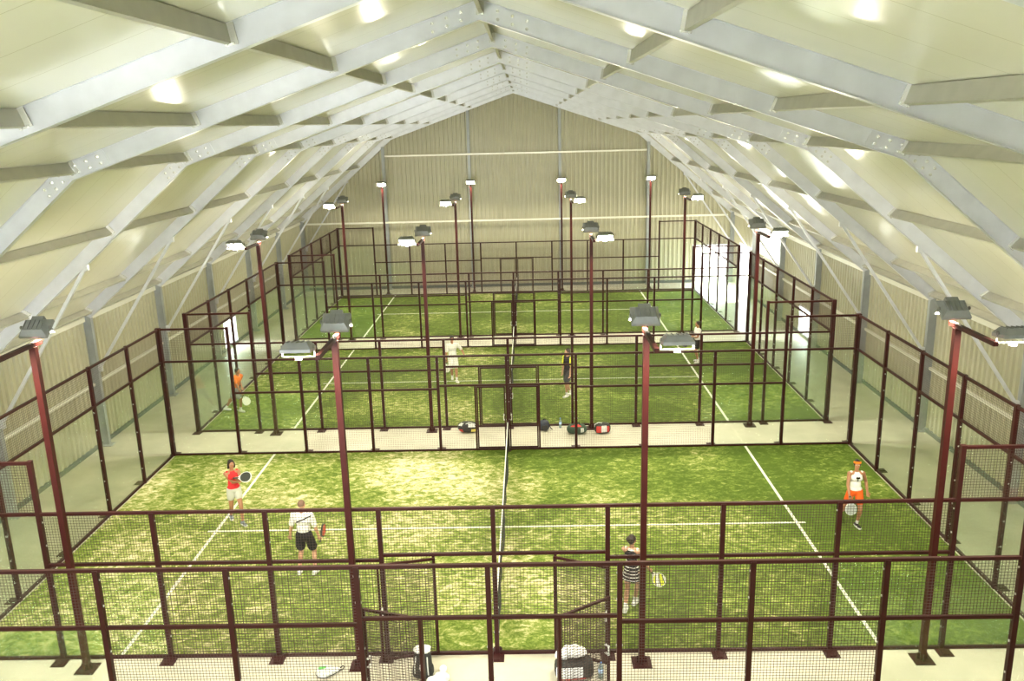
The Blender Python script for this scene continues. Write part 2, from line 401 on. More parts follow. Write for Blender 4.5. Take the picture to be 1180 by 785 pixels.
# purlins: one piece per bay and line
def purlin(line, sg, bay, y0, y1):
    i, t, where = line
    side = {0: '', -1: 'left ', 1: 'right '}[sg]
    L = y1 - y0 - .14
    x, z = lerp_path(i, t, .15); x0, z0 = lerp_path(i, t, .27); s = sg or 1
    nx, nz = (s*(x0-x), z0-z); l = math.hypot(nx, nz); nx /= l; nz /= l
    if sg == 0: nx, nz = 0, 1
    tx, tz = nz, -nx
    def mk():
        mb = MB(); R = Matrix(((tx, 0, nx, 0), (0, 1, 0, 0), (tz, 0, nz, 0), (0, 0, 0, 1)))
        q = s
        mb.box(-.004, .004, -L/2, L/2, -.10, .10, R); 
        mb.box(0, q*.06, -L/2, L/2, .092, .10, R); mb.box(0, q*.06, -L/2, L/2, -.10, -.092, R)
        mb.box(q*.052, q*.06, -L/2, L/2, -.10, -.08, R); mb.box(q*.052, q*.06, -L/2, L/2, .08, .10, R)
        return mb.mesh('purlin', M_PURLIN)
    px, pz = lerp_path(i, t, .19); 
    bayn = ordw[bay]
    o = link('purlin', shared(('pu', line, sg), mk), None, (s*px if sg else 0, (y0+y1)/2, pz))
    tag(o, 'grey roof purlin, %s%s, %s bay from the camera' % (side, where, bayn), 'purlin', 'roof purlins')
    def mkc():
        R = Matrix(((tx, 0, nx, 0), (0, 1, 0, 0), (tz, 0, nz, 0), (0, 0, 0, 1)))
        mb = MB().box(-.05, .08, -.012, 0, -.12, .11, R)
        for dx in (-.03, .05): mb.lathe([(.018, 0), (.018, .03), (.010, .035)], 8, R @ Matrix.Translation((dx*s, -e*.006, -.108)) @ Matrix.Rotation(e*PI/2, 4, 'X'))
        return mb.mesh('end_clip', M_BOLT)
    for e in (-1, 1): link('end_clip', shared(('cl', line, sg, e), mkc), o, (0, e*(L/2 + .006) + .006, 0))
LINES = [(0, 2.40/7, 'upper line'), (0, 4.75/7, 'lower rafter line'), (0, .985, 'at the knee'), (1, 1.85/5.4, 'upper haunch line'), (1, 4.1/5.4, 'lower haunch line'), (1, .97, 'at the eave')]
for b, (y0, y1) in enumerate(zip(FRAMES, FRAMES[1:])):
    purlin((0, 0.0, 'ridge'), 0, b, y0, y1)
    for ln in LINES:
        for sg in (-1, 1): purlin(ln, sg, b, y0, y1)

# gable columns and girts of the back wall, girts of the side walls
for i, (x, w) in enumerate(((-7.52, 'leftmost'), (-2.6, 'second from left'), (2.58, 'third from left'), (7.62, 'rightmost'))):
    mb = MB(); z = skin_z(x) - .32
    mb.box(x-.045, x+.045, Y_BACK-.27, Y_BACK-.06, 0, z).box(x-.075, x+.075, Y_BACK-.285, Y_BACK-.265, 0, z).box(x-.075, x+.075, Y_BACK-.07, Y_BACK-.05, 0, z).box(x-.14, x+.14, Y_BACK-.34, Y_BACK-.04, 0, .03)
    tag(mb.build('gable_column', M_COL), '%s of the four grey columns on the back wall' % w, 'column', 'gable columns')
M_GIRT = mat('pale_girt', (.72, .71, .62), .4, .2)
def girt(name, label, p, q, s=.09):
    d = MB().bar(p, q, s, s); tag(d.build('girt', M_GIRT), label, 'girt', 'wall girts')
girt('g', 'pale upper girt across the back gable wall', (-7.4, Y_BACK-.30, 7.72), (7.5, Y_BACK-.30, 7.72))
girt('g', 'pale lower girt across the back gable wall', (-12.2, Y_BACK-.30, 3.95), (12.2, Y_BACK-.30, 3.95))
for sg, s in ((-1, 'left'), (1, 'right')):
    girt('g', 'pale girt along the %s wall between the columns' % s, (sg*(XW-.1), -9, 1.98), (sg*(XW-.1), 31.4, 1.98), .08)
    struct(MB().box(sg*(XW-.12), sg*(XW-.03), -9, 36, H-.30, H-.16).build('trim_%d' % (1 if sg < 0 else 2), M_GIRT))

# ------------------------------------------------------------------ courts
COURTS = [('nearest', 0.0), ('middle', 12.0), ('farthest', 24.0)]
H3, H4 = 2.90, 3.90
turfs = {'nearest': turf_mat('turf_sandy', 1, .545, .011), 'middle': turf_mat('turf_green', 2, .44, .002), 'farthest': turf_mat('turf_greener', 3, .435, 0)}
for nm, Y in COURTS:
    t = MB().box(-9.93, 9.93, .05, 9.95, 0, .015).build('artificial_turf', turfs[nm], None, loc=(0, Y, 0))
    tag(t, 'green sand-dusted turf of the %s court' % nm, 'turf', 'court turfs')
    for s in (-1, 1): MB().box(s*6.95-.035, s*6.95+.035, .08, 9.92, .0152, .019).build('court_line', M_LINE, t)
    MB().box(-7.15, 7.15, 4.97, 5.03, .0155, .0195).build('court_line', M_LINE, t)
t = MB().box(-9.93, 9.93, -9.95, -.05, 0, .015).build('artificial_turf', turfs['middle'], None, loc=(0, -2, 0))
tag(t, 'green turf under the camera, in front of the nearest fence', 'turf', 'court turfs')

# wire mesh panel (real wires) in the XZ plane
def wire_panel(x0, x1, z0, z1, w=.0045, p=.05):
    mb = MB(); n = round((x1-x0)/p); m = round((z1-z0)/p)
    for i in range(1, n):
        x = x0 + (x1-x0)*i/n; mb.box(x-w/2, x+w/2, -w/2, w/2, z0, z1)
    for j in range(1, m):
        z = z0 + (z1-z0)*j/m; mb.box(x0, x1, -w/2-.0002, w/2+.0002, z-w/2, z+w/2)
    return mb
def post_mesh(h, w, key):
    def mk():
        mb = MB().box(-w/2, w/2, -w/2, w/2, 0, h)
        mb.box(-w/2-.004, w/2+.004, -w/2-.004, w/2+.004, h, h+.012)
        mb.mi = 1
        for z in (.45, .95, 1.5, 2.3, 2.75):
            if z < h: mb.box(-w/2-.012, w/2+.012, -.012, .012, z-.014, z+.014)
        return mb.mesh('post', [M_MAROON, M_BOLT])
    return shared(('post', h, w), mk)
def plate_mesh(): return shared('plate', lambda: MB().box(-.13, .13, -.13, .13, 0, .014).box(-.05, .05, -.10, .10, .014, .03).mesh('base_plate', M_MAROON))
R_ = .055
def rail_mesh(L, s=R_): return shared(('rail', round(L, 3), s), lambda: MB().box(0, L, -s/2, s/2, -s/2, s/2).mesh('rail', M_MAROON))

def side_fence(name_label, Y, out, gate_angle, group='court side fences'):
    hx = 1.08 if gate_angle[0] else .93; ww = .0047 if Y <= 0 else .0032
    """20 m side fence; out = -1: outside is towards the camera, +1: away from it; gate_angle (left, right) in radians"""
    t = thing('court_fence', name_label, 'fence', (0, Y, 0), 0, group)
    for x in range(-10, 11, 2):
        h = H4 if abs(x) >= 8 else H3
        w = .12 if abs(x) == 10 else .08
        p = link('post', post_mesh(h, w, None), t, (x, 0, 0))
        link('base_plate', plate_mesh(), p, (0, out*.125, 0))
    def rail(x0, x1, z, s=R_, nm='rail'): link(nm, rail_mesh(x1-x0, s), t, (x0, 0, z))
    e = .04
    rail(-10+.06, -8-e, H4-.03, nm='top_rail'); rail(8+e, 10-.06, H4-.03, nm='top_rail')
    rail(-10+.06, 10-.06, H3+.005, nm='top_rail')
    ZM, ZD = 1.92, 2.02
    rail(-8+e, -2-e, ZM, nm='mid_rail'); rail(2+e, 8-e, ZM, nm='mid_rail'); rail(-2+e, 2-e, ZD, nm='door_head_rail')
    rail(-10+.06, 10-.06, .03, nm='bottom_rail')
    for s in (-1, 1):
        def panel(x0, x1, z0, z1, kind):
            a, b = (x0, x1) if s > 0 else (-x1, -x0)
            a += .04; b -= .04
            if kind == 'glass': me = shared(('gl', round(b-a, 3), z0, z1), lambda: MB().box(0, b-a, -.006, .006, z0, z1).mesh('glass_panel', M_GLASS)); nm = 'glass_panel'
            else: me = shared(('wm', round(b-a, 3), z0, z1, ww), lambda: wire_panel(0, b-a, z0, z1, ww).mesh('mesh_panel', M_WIRE)); nm = 'mesh_panel'
            link(nm, me, t, (a, 0, 0))
        panel(8, 10, .07, H3-.03, 'glass'); panel(8, 10, H3+.03, H4-.055, 'mesh')
        panel(6, 8, .07, ZM-.03, 'glass'); panel(6, 8, ZM+.03, H3-.03, 'mesh')
        for x in (2, 4): panel(x, x+2, .07, ZM-.03, 'mesh'); panel(x, x+2, ZM+.03, H3-.03, 'mesh')
        panel(0, 2, ZD+.03, H3-.03, 'mesh'); panel(round(hx+.02, 3), 2, .07, ZD-.03, 'mesh')
        link('gate_post', shared('gpost', lambda: MB().box(-.025, .025, -.025, .025, 0, ZD-.03).mesh('gate_post', M_MAROON)), t, (s*hx, 0, 0))
        # gate leaf, hinged on its post
        W = round(hx - .05 if gate_angle[0] else hx - .09, 3); z0, z1 = .07, ZD-.04
        gm = shared(('gatef', W), lambda: MB().box(0, W, -.02, .02, z1-.04, z1).box(0, W, -.02, .02, z0, z0+.04).box(0, .04, -.02, .02, z0, z1).box(W-.04, W, -.02, .02, z0, z1).mesh('gate', M_MAROON))
        g = link('gate', gm, t, (s*(hx-.035), 0, 0))
        link('gate_mesh', shared(('gatem', W, ww), lambda: wire_panel(.04, W-.04, z0+.04, z1-.04, ww).mesh('gate_mesh', M_WIRE)), g)
        link('handle', shared(('gateh', W), lambda: MB().tube([(W-.06, -.05, .95), (W-.06, -.05, 1.1)], .012).box(W-.07, W-.03, -.05, .05, .94, .96).box(W-.07, W-.03, -.05, .05, 1.09, 1.11).mesh('handle', M_BOLT)), g)
        a = gate_angle[0 if s < 0 else 1]
        if a: g.location = (s*(hx-.035), out*.055, 0)
        # closed leaf points to the centre; opening swings it outward
        base = 0 if s < 0 else PI
        g.rotation_euler = (0, 0, base + (out*a if s < 0 else -out*a))
    return t
def end_fence(label, X, Y):
    t = thing('court_end_wall', label, 'fence', (X, Y, 0), PI/2, 'court end walls')
    for y in (2, 4, 6, 8):
        p = link('post', post_mesh(H4, .08, None), t, (y, 0, 0)); link('base_plate', plate_mesh(), p, (0, (-.125 if X > 0 else .125), 0))
    for z, nm in ((H4-.03, 'top_rail'), (H3+.005, 'mid_rail'), (.04, 'bottom_rail')): link(nm, rail_mesh(10-.14), t, (.07, 0, z))
    for y in range(0, 10, 2):
        a, b = y + .06, y + 1.94
        link('glass_panel', shared('eg', lambda: MB().box(0, 1.88, -.006, .006, .07, H3-.03).mesh('glass_panel', M_GLASS)), t, (a, 0, 0))
        link('mesh_panel', shared('em', lambda: wire_panel(0, 1.88, H3+.03, H4-.055, .0036).mesh('mesh_panel', M_WIRE)), t, (a, 0, 0))
    return t
R = math.radians
side_fence('maroon mesh fence closest to the camera, both gates folded open away from it', -2, 1, (R(163), R(147)))
side_fence('maroon fence along the front of the nearest court, gates folded open toward the camera', 0, -1, (R(168), R(157)))
side_fence('maroon fence along the back of the nearest court, behind its net', 10, 1, (0, 0))
side_fence('maroon fence along the front of the middle court, bags at its foot', 12, -1, (0, 0))
side_fence('maroon fence along the back of the middle court', 22, 1, (0, 0))
side_fence('maroon fence along the front of the farthest court', 24, -1, (0, 0))
side_fence('maroon fence along the back of the farthest court, before the ribbed wall', 34, 1, (0, 0))
for nm, Y in COURTS:
    end_fence('glass and mesh wall closing the left end of the %s court' % nm, -10, Y)
    end_fence('glass and mesh wall closing the right end of the %s court' % nm, 10, Y)

# nets
def tennis_net(label, Y):
    t = thing('padel_net', label, 'net', (0, Y, 0), 0, 'padel nets')
    for y in (.12, 9.88):
        p = link('net_post', shared('np', lambda: MB().lathe([(.035, .0155), (.035, .93), (.02, .95)], 12).mesh('net_post', M_MAROON)), t, (0, y, 0))
        link('base_plate', shared('npp', lambda: MB().lathe([(.09, .0155), (.09, .026), (.04, .03)], 12).mesh('base_plate', M_MAROON)), p)
    def topz(y): return .92 - .04*(1 - ((y-5)/4.85)**2)
    ys = [.16 + 9.68*i/40 for i in range(41)]
    def mkt():
        mb = MB()
        for a, b in zip(ys, ys[1:]): mb.bar((0, a, topz(a)-.03), (0, b+.002, topz(b)-.03), .022, .06)
        return mb.mesh('white_tape', M_TAPE)
    link('white_tape', shared('tape', mkt), t)
    wob = lambda y, z: .05*math.sin(y*1.9)*math.sin(PI*min(1, z/.9)) + .02*math.sin(y*5.1+z*3)*(1-z)
    def mkn():
        mb = MB(); n = 215
        for i in range(n+1):
            y = .16 + 9.68*i/n; zt = topz(y) - .06
            for a in range(3):
                z0, z1 = .03 + (zt-.03)*a/3, .03 + (zt-.03)*(a+1)/3
                mb.bar((wob(y, z0), y, z0), (wob(y, z1), y, z1), .005, .005)
        for j in range(20):
            f = j/20
            pts = [(wob(y, .03 + f*(topz(y)-.09)), y, .03 + f*(topz(y)-.09)) for y in ys]
            for a, b in zip(pts, pts[1:]): mb.bar(a, b, .005, .005)
        return mb.mesh('netting', M_NET)
    link('netting', shared('netting', mkn), t)
for nm, Y in COURTS: tennis_net('black net with white top tape across the %s court' % nm, Y)

# ------------------------------------------------------------------ floodlight poles
def head_parts(parent, name, loc, rot):
    """floodlight head: lens faces local -Z, top away"""
    def mkh():
        mb = MB()
        b = [(-.23,-.18,0),(.23,-.18,0),(.23,.18,0),(-.23,.18,0)]; m_ = [(-.23,-.18,.045),(.23,-.18,.045),(.23,.18,.045),(-.23,.18,.045)]
        t_ = [(-.17,-.11,.135),(.17,-.11,.135),(.17,.10,.135),(-.17,.10,.135)]
        # rim around the lens, open underneath
        for x0,x1,y0,y1 in ((-.23,.23,-.18,-.15),(-.23,.23,.15,.18),(-.23,-.20,-.15,.15),(.20,.23,-.15,.15)): mb.box(x0,x1,y0,y1,-.005,.045)
        mb.add(m_ + t_, [(0,3,2,1),(0,1,5,4),(1,2,6,5),(2,3,7,6),(3,0,4,7),(4,5,6,7)])
        for k in range(5): mb.box(-.15+.075*k-.006, -.15+.075*k+.006, -.10, .09, .135, .152)     # cooling fins
        mb.box(-.10, .10, .10, .20, .035, .11)                                                    # control gear box
        mb.mi = 1
        return mb.mesh('floodlight', [M_HOUSE, M_BRACKET])
    h = link(name, shared('fl_head', mkh), parent, loc); h.rotation_euler = rot
    link('lens', shared('fl_lens', lambda: MB().add([(-.20,-.15,.012),(.20,-.15,.012),(.20,.15,.012),(-.20,.15,.012)], [(0,3,2,1)]).mesh('lens', M_LENS)), h)
    def mkb():
        mb = MB()
        for s in (-1, 1): mb.bar((s*.245, 0, .06), (s*.245, .02, -.09), .025, .010, (0,1,0)); mb.lathe([(.03, 0), (.03, .02)], 8, Matrix.Translation((s*.23, 0, .06)) @ Matrix.Rotation(s*PI/2, 4, 'Y'))
        mb.bar((-.25, .02, -.09), (.25, .02, -.09), .025, .010)
        mb.box(-.045, .045, -.02, .06, -.14, -.10)
        return mb.mesh('bracket', M_BRACKET)
    link('bracket', shared('fl_br', mkb), h)
    return h
XP = (-7.40, -2.45, 2.58, 7.52)
def pole(label, X, Y, two, tilt_front, tilt_back, group):
    t = thing('floodlight_pole', label, 'floodlight', (X, Y, 0), 0, group)
    def mk():
        return MB().box(-.05, .05, -.05, .05, 0, 6.02).box(-.055, .055, -.055, .055, 6.02, 6.03).mesh('pole', M_POLE)
    p = link('pole', shared('lpole', mk), t)
    link('base_plate', shared('lplate', lambda: MB().box(-.17, .17, -.17, .17, 0, .02).box(-.09, .09, -.012, .012, .02, .14).box(-.012, .012, -.09, .09, .02, .14).mesh('base_plate', M_MAROON)), t)
    s = 1 if X > 0 else -1
    if two:
        link('arm', shared('larm', lambda: MB().box(-.035, .035, -1.15, .22, 6.03, 6.10).mesh('arm', M_POLE)), t)
        head_parts(t, 'floodlight', (0, .20, 6.27), (tilt_back, 0, 0))
        head_parts(t, 'floodlight', (s*.32, -1.02, 6.14), (-tilt_front, 0, 0))
    else:
        link('arm', shared('larm1', lambda: MB().box(-.035, .035, -.25, .05, 6.03, 6.10).mesh('arm', M_POLE)), t)
        head_parts(t, 'floodlight', (0, -.18, 6.24), (-tilt_front, 0, 0))
pos = ('leftmost', 'second from left', 'third from left', 'rightmost')
for Y, row, two, tf, tb in ((-12.35, 'added out of view below the camera', 0, -25, 0), (-.32, 'in front of the nearest court', 1, 6, 38), (11.7, 'between the nearest and middle courts', 1, 30, 36), (23.7, 'between the middle and farthest courts', 1, 30, 36), (34.35, 'behind the farthest court', 0, 30, 0)):  # first row is unseen, added to light the roof and near rafters
    for i, x in enumerate(XP):
        pole('maroon floodlight pole, %s of the four %s' % (pos[i], row), x, Y, two, R(tf), R(tb), 'floodlight poles')

# ------------------------------------------------------------------ people, rackets, bags
def remeshed(mb, name, mats, voxel, parent, loc=None, smooth=4):
    me = mb.mesh(name + '_raw', mats); o = bpy.data.objects.new('tmp', me); COL.objects.link(o)
    r = o.modifiers.new('r', 'REMESH'); r.mode = 'VOXEL'; r.voxel_size = voxel
    q = o.modifiers.new('s', 'SMOOTH'); q.iterations = smooth; q.factor = .5
    dg = bpy.context.evaluated_depsgraph_get(); dg.update()
    m2 = bpy.data.meshes.new_from_object(o.evaluated_get(dg)); m2.name = name
    bpy.data.objects.remove(o); bpy.data.meshes.remove(me)
    m2.materials.clear()
    for m in (mats if isinstance(mats, (list, tuple)) else [mats]): m2.materials.append(m)
    m2.polygons.foreach_set('use_smooth', [True]*len(m2.polygons))
    return link(name, m2, parent, loc)
def ik(a, b, l1, l2, pole):
    a, b, pole = Vector(a), Vector(b), Vector(pole); d = b - a; L = min(d.length, (l1 + l2)*.999)
    b = a + d.normalized()*L; x = (l1*l1 - l2*l2 + L*L)/(2*L); h = math.sqrt(max(0, l1*l1 - x*x))
    n = d.normalized(); p = pole - n*pole.dot(n); p.normalize(); return a + n*x + p*h, b
def cloth(name, col, rough=.85, var=.08, **k): return mat(name, col, rough, 0, var, 12, .15, 90, .2, **k)
SKIN_M = [mat('tanned_skin', (.40, .185, .095), .5, 0, .06, 25), mat('fair_skin', (.55, .30, .19), .5, 0, .06, 25)]
M_EYEW = mat('eye_white', (.8, .8, .78), .2); M_EYED = mat('eye_dark', (.02, .015, .01), .15); M_LIP = mat('lips', (.36, .10, .08), .45)
M_SHOEW = cloth('white_shoe', (.78, .78, .74)); M_SOLE = cloth('white_sole', (.75, .75, .72)); M_SHOEB = cloth('black_shoe', (.03, .03, .035))
M_SHOEG = cloth('grey_blue_shoe', (.22, .25, .30)); M_SOCK = cloth('white_sock', (.8, .8, .77))
def person(label, loc, face, H, fem, feet, hands, skin, shirt, bottom, shoe, hair, sleeves=0, lean=(0,0), look=None, hip=.93, skirt=False, hairkind='short', leg=.30, band=None, socks=True, grips=(0,0), shirt_low=.0, dark_sleeve=None):
    """feet / hands: (left, right) offsets in world axes from loc; face: heading (x, y); a left side is the person's own"""
    k = H/1.75; rz = math.atan2(face[0], -face[1]); Ri = Matrix.Rotation(-rz, 3, 'Z')
    t = thing('person', label, 'person', loc, rz, 'players')
    lean = Ri @ Vector((lean[0], lean[1], 0))
    P = Vector((0, 0, hip*k)); W = P + Vector((lean.x*.3, lean.y*.3, .16*k)); Cc = P + Vector((lean.x*.75, lean.y*.75, .36*k)); Nk = P + Vector((lean.x, lean.y, .53*k))
    drop = lean.length*.35; Cc.z -= drop*.6; Nk.z -= drop; 
    Hd = Nk + Vector((lean.x*.12, lean.y*.12 - .015*k, .155*k))
    sw = (.165 if fem else .195)*k; hw = .09*k
    body = MB(); S = MB(); B = MB(); e = body.ell
    dn = -1
    # torso
    e(P, (.155*k, .11*k, .13*k)); e(W, ((.115 if fem else .14)*k, (.085 if fem else .105)*k, .15*k)); e(Cc, ((.14 if fem else .172)*k, (.10 if fem else .118)*k, .17*k))
    if fem:
        for s in (-1, 1): e(Cc + Vector((s*.07*k, -.075*k, -.01*k)), .055*k)
    body.cap(Nk - Vector((0,0,.08*k)), Hd - Vector((0,-.01*k,.04*k)), .052*k, .048*k)
    # head with face
    lk = (Ri @ Vector((look[0], look[1], 0))) if look else Vector((0, -1, 0)); a = math.atan2(lk.x, -lk.y); HR = Matrix.Rotation(a, 3, 'Z')
    def hp(x, y, z): return Hd + HR @ Vector((x*k, y*k, z*k))
    M3 = HR.to_4x4()
    e(hp(0, .008, .02), (.074*k, .092*k, .092*k), HR, 16, 12); e(hp(0, -.022, -.045), (.056*k, .062*k, .062*k), HR, 14, 10); e(hp(0, -.055, -.085), (.028*k, .024*k, .022*k), HR)
    body.cap(hp(0, -.086, .012), hp(0, -.103, -.022), .009*k, .014*k); e(hp(0, -.08, .034), (.05*k, .014*k, .010*k), HR)
    for s in (-1, 1):
        e(hp(s*.075, .008, -.005), (.012*k, .02*k, .03*k), HR); e(hp(s*.04, -.062, -.02), (.02*k, .02*k, .02*k), HR)
    e(hp(0, -.083, -.052), (.024*k, .010*k, .006*k), HR)
    # arms
    for i, s in enumerate((1, -1)):                       # person's left is +x
        sh = Nk + Vector((s*sw, .005*k, -.075*k)); hnd = Ri @ Vector(hands[i])
        el, wr = ik(sh, hnd, .285*k, .255*k, Vector((s*.5, .9, -.35)))
        body.cap(Cc + Vector((s*.08*k, 0, .09*k)), sh, .07*k, .052*k); body.cap(sh, el, .050*k, .038*k); body.cap(el, el + (wr-el)*.45, .039*k, .038*k); body.cap(el + (wr-el)*.4, wr, .038*k, .026*k)
        # hand: palm, four fingers, thumb
        d = (wr - el).normalized(); g = grips[i]
        side = d.cross(Vector((0, 0, 1)) if abs(d.z) < .9 else Vector((0, -1, 0))).normalized(); nrm = side.cross(d).normalized()
        if nrm.y > 0 and abs(d.z) > .6: nrm = -nrm
        pm = wr + d*.05*k
        for q in (-1, 0, 1): body.cap(wr + d*.01*k + side*q*.012*k, wr + d*.085*k + side*q*.026*k, .017*k, .013*k)
        for q, ln in enumerate((.068, .077, .072, .056)):
            b0 = wr + d*.088*k + side*(q-1.5)*.021*k; c1, c2 = ((.45, 1.0) if not g else (1.25, 2.6))
            d1 = d*math.cos(c1) + nrm*math.sin(c1); d2 = d*math.cos(c2) + nrm*math.sin(c2)
            b1 = b0 + d1*ln*.5*k; body.cap(b0, b1, .0095*k, .009*k, 8); body.cap(b1, b1 + d2*ln*.55*k, .009*k, .0075*k, 8)
        b0 = wr + d*.03*k - side*.03*k; b1 = b0 + (d*.6 - side*.7 + nrm*.4).normalized()*.04*k
        body.cap(b0, b1, .0125*k, .011*k, 8); body.cap(b1, b1 + (d*.8 + nrm*(.9 if g else .2)).normalized()*.032*k, .011*k, .009*k, 8)
        if sleeves:
            S.cap(sh, sh + (el-sh)*sleeves, .066*k, .064*k)
            S.cap(Cc + Vector((s*.07*k, 0, .09*k)), sh, .09*k, .068*k)
        else: S.cap(Cc + Vector((s*.07*k, 0, .06*k)), Nk + Vector((s*.120*k, 0, -.055*k)), .080*k, .050*k)
        if i == 0: t['hl'] = tuple(wr + d*.10*k + nrm*.015*k)
        else: t['hr'] = tuple(wr + d*.10*k + nrm*.015*k)
    # legs
    for i, s in enumerate((1, -1)):
        shoes = MB(); sole = MB(); sock = MB()
        hipj = P + Vector((s*hw, 0, -.03*k)); fo = Ri @ Vector(feet[i]); an = fo + Vector((0, .0, .085*k))
        kn, an = ik(hipj, an, .43*k, .425*k, Vector((s*.12, -1, .1)))
        body.cap(hipj, kn, .083*k, .056*k); body.cap(kn, kn + (an-kn)*.35, .054*k, .054*k); e(kn + (an-kn)*.3 + Vector((0, .018*k, 0)), (.047*k, .05*k, .09*k)); body.cap(kn + (an-kn)*.3, an, .05*k, .034*k)
        fz = an.z - .085*k
        fd = Vector((s*.16, -1, 0)).normalized()
        toe = an + fd*.155*k; toe.z = fz + .035*k; heel = an - fd*.055*k; heel.z = fz + .042*k
        body.cap(heel, toe, .032*k, .026*k)
        shoes.cap(heel, toe, .045*k, .038*k); shoes.cap(heel + fd*.03*k, an + Vector((0,0,.0)), .048*k, .044*k); shoes.cap(toe - fd*.05*k, toe, .043*k, .040*k)
        ang = math.atan2(fd.x, -fd.y); SR = Matrix.Translation(Vector((an.x, an.y, fz)) + fd*.05*k) @ Matrix.Rotation(ang, 4, 'Z')
        sole.supell((0,0,0), (.050*k, .152*k, .022*k), .35, .6, SR @ Matrix.Translation((0,0,.022*k)), 20, 8)
        sock.cap(an + (kn-an)*.02, an + (kn-an)*.2, .041*k, .044*k)
        so_ = remeshed(shoes, 'shoe', shoe, .009, t, smooth=3); sole.build('sole', M_SOLE, so_, True)
        if socks: remeshed(sock, 'sock', M_SOCK, .010, t, smooth=3)
        if not skirt: B.cap(hipj + Vector((0,0,.02*k)), hipj + (kn-hipj)*leg*2.6, .100*k, .098*k*(1 if fem else 1.08))
    B.ell(P + Vector((0,0,-.0)), (.172*k, .128*k, .13*k)); B.ell(P + Vector((0,0,.07*k)), (.155*k, .118*k, .07*k))
    if skirt: B.lathe([(.11*k, .10*k), (.15*k, .03*k), (.185*k, -.08*k), (.215*k, -.20*k), (.205*k, -.205*k)], 24, Matrix.Translation(P) @ Matrix.Scale(.82, 4, (0,1,0)))
    S.ell(P + Vector((0,0,.05*k - shirt_low*k)), (.168*k, .125*k, .10*k)); S.ell(W, ((.135 if fem else .158)*k, (.108 if fem else .125)*k, .17*k)); S.ell(Cc, ((.155 if fem else .188)*k, (.118 if fem else .135)*k, .165*k))
    if fem:
        for s in (-1, 1): S.ell(Cc + Vector((s*.07*k, -.078*k, -.01*k)), .066*k)
    bd = remeshed(body, 'body', skin, .0065, t, smooth=5)
    remeshed(S, 'shirt' if not skirt else 'striped_top', shirt, .011, t, smooth=6)
    remeshed(B, 'shorts' if not skirt else 'skirt', bottom, .011, t, smooth=5)
    for s in (-1, 1):
        MB().ell(hp(s*.031, -.078, .012), (.013*k, .008*k, .008*k), HR).build('eye', M_EYEW, t, True)
        MB().ell(hp(s*.031, -.0845, .012), (.006*k, .004*k, .006*k), HR).build('pupil', M_EYED, t, True)
    MB().ell(hp(0, -.091, -.054), (.021*k, .006*k, .006*k), HR).build('mouth', M_LIP, t, True)
    h = MB()
    if hairkind == 'shaved': h.ell(hp(0, .016, .03), (.076*k, .088*k, .086*k), HR, 18, 12)
    else:
        h.ell(hp(0, .018, .036), (.083*k, .094*k, .088*k), HR, 18, 12); h.ell(hp(0, .045, .0), (.076*k, .062*k, .085*k), HR)
        for s in (-1, 1): h.ell(hp(s*.068, .015, .01), (.018*k, .05*k, .05*k), HR)
    if hairkind == 'bob':
        for s in (-1, 1): h.cap(hp(s*.07, .0, .02), hp(s*.078, .01, -.09), .028*k, .03*k)
        h.cap(hp(0, .06, .02), hp(0, .07, -.09), .06*k, .055*k)
    if hairkind in ('bun', 'tail'):
        h.ell(hp(0, .115, .055), (.055*k, .055*k, .055*k), HR)
        if hairkind == 'tail': h.cap(hp(0.02, .11, .03), hp(.05, .11, -.13), .03*k, .018*k)
    remeshed(h, 'hair', hair, .010, t, smooth=3)
    if band: 
        bm_ = MB(); bm_.lathe([(.083*k, -.022*k), (.089*k, -.015*k), (.089*k, .022*k), (.080*k, .03*k)], 24, Matrix.Translation(hp(0, .010, .052)) @ M3 @ Matrix.Rotation(-.25, 4, 'X') @ Matrix.Scale(1.12, 4, (0,1,0)))
        bm_.build('headband', band, t, True)
    return t
def hand_world(t, key):
    M = Matrix.Translation(t.location) @ Matrix.Rotation(t.rotation_euler.z, 4, 'Z'); v = M @ Vector(t[key]); return v
M_GRIP = mat('dark_grip', (.04, .04, .04), .8)
def dotted(name, base, hole=(.02, .02, .02), stripes=None):
    m = mat(name, base, .45); nt = m.node_tree; N = nt.nodes; L = nt.links; b = N['Principled BSDF']
    tc = N.new('ShaderNodeTexCoord'); col = None
    if stripes:
        wv = N.new('ShaderNodeTexWave'); wv.inputs['Scale'].default_value = 3.2; wv.inputs['Distortion'].default_value = 4; wv.bands_direction = 'DIAGONAL'; wv.inputs['Detail'].default_value = 0
        L.new(tc.outputs['Object'], wv.inputs[0]); r = N.new('ShaderNodeValToRGB'); r.color_ramp.interpolation = 'CONSTANT'
        r.color_ramp.elements[0].color = (*stripes[0], 1); r.color_ramp.elements[1].position = .66; r.color_ramp.elements[1].color = (*stripes[2], 1)
        q = r.color_ramp.elements.new(.33); q.color = (*stripes[1], 1); L.new(wv.outputs['Fac'], r.inputs[0]); L.new(r.outputs[0], b.inputs['Base Color'])
    return m
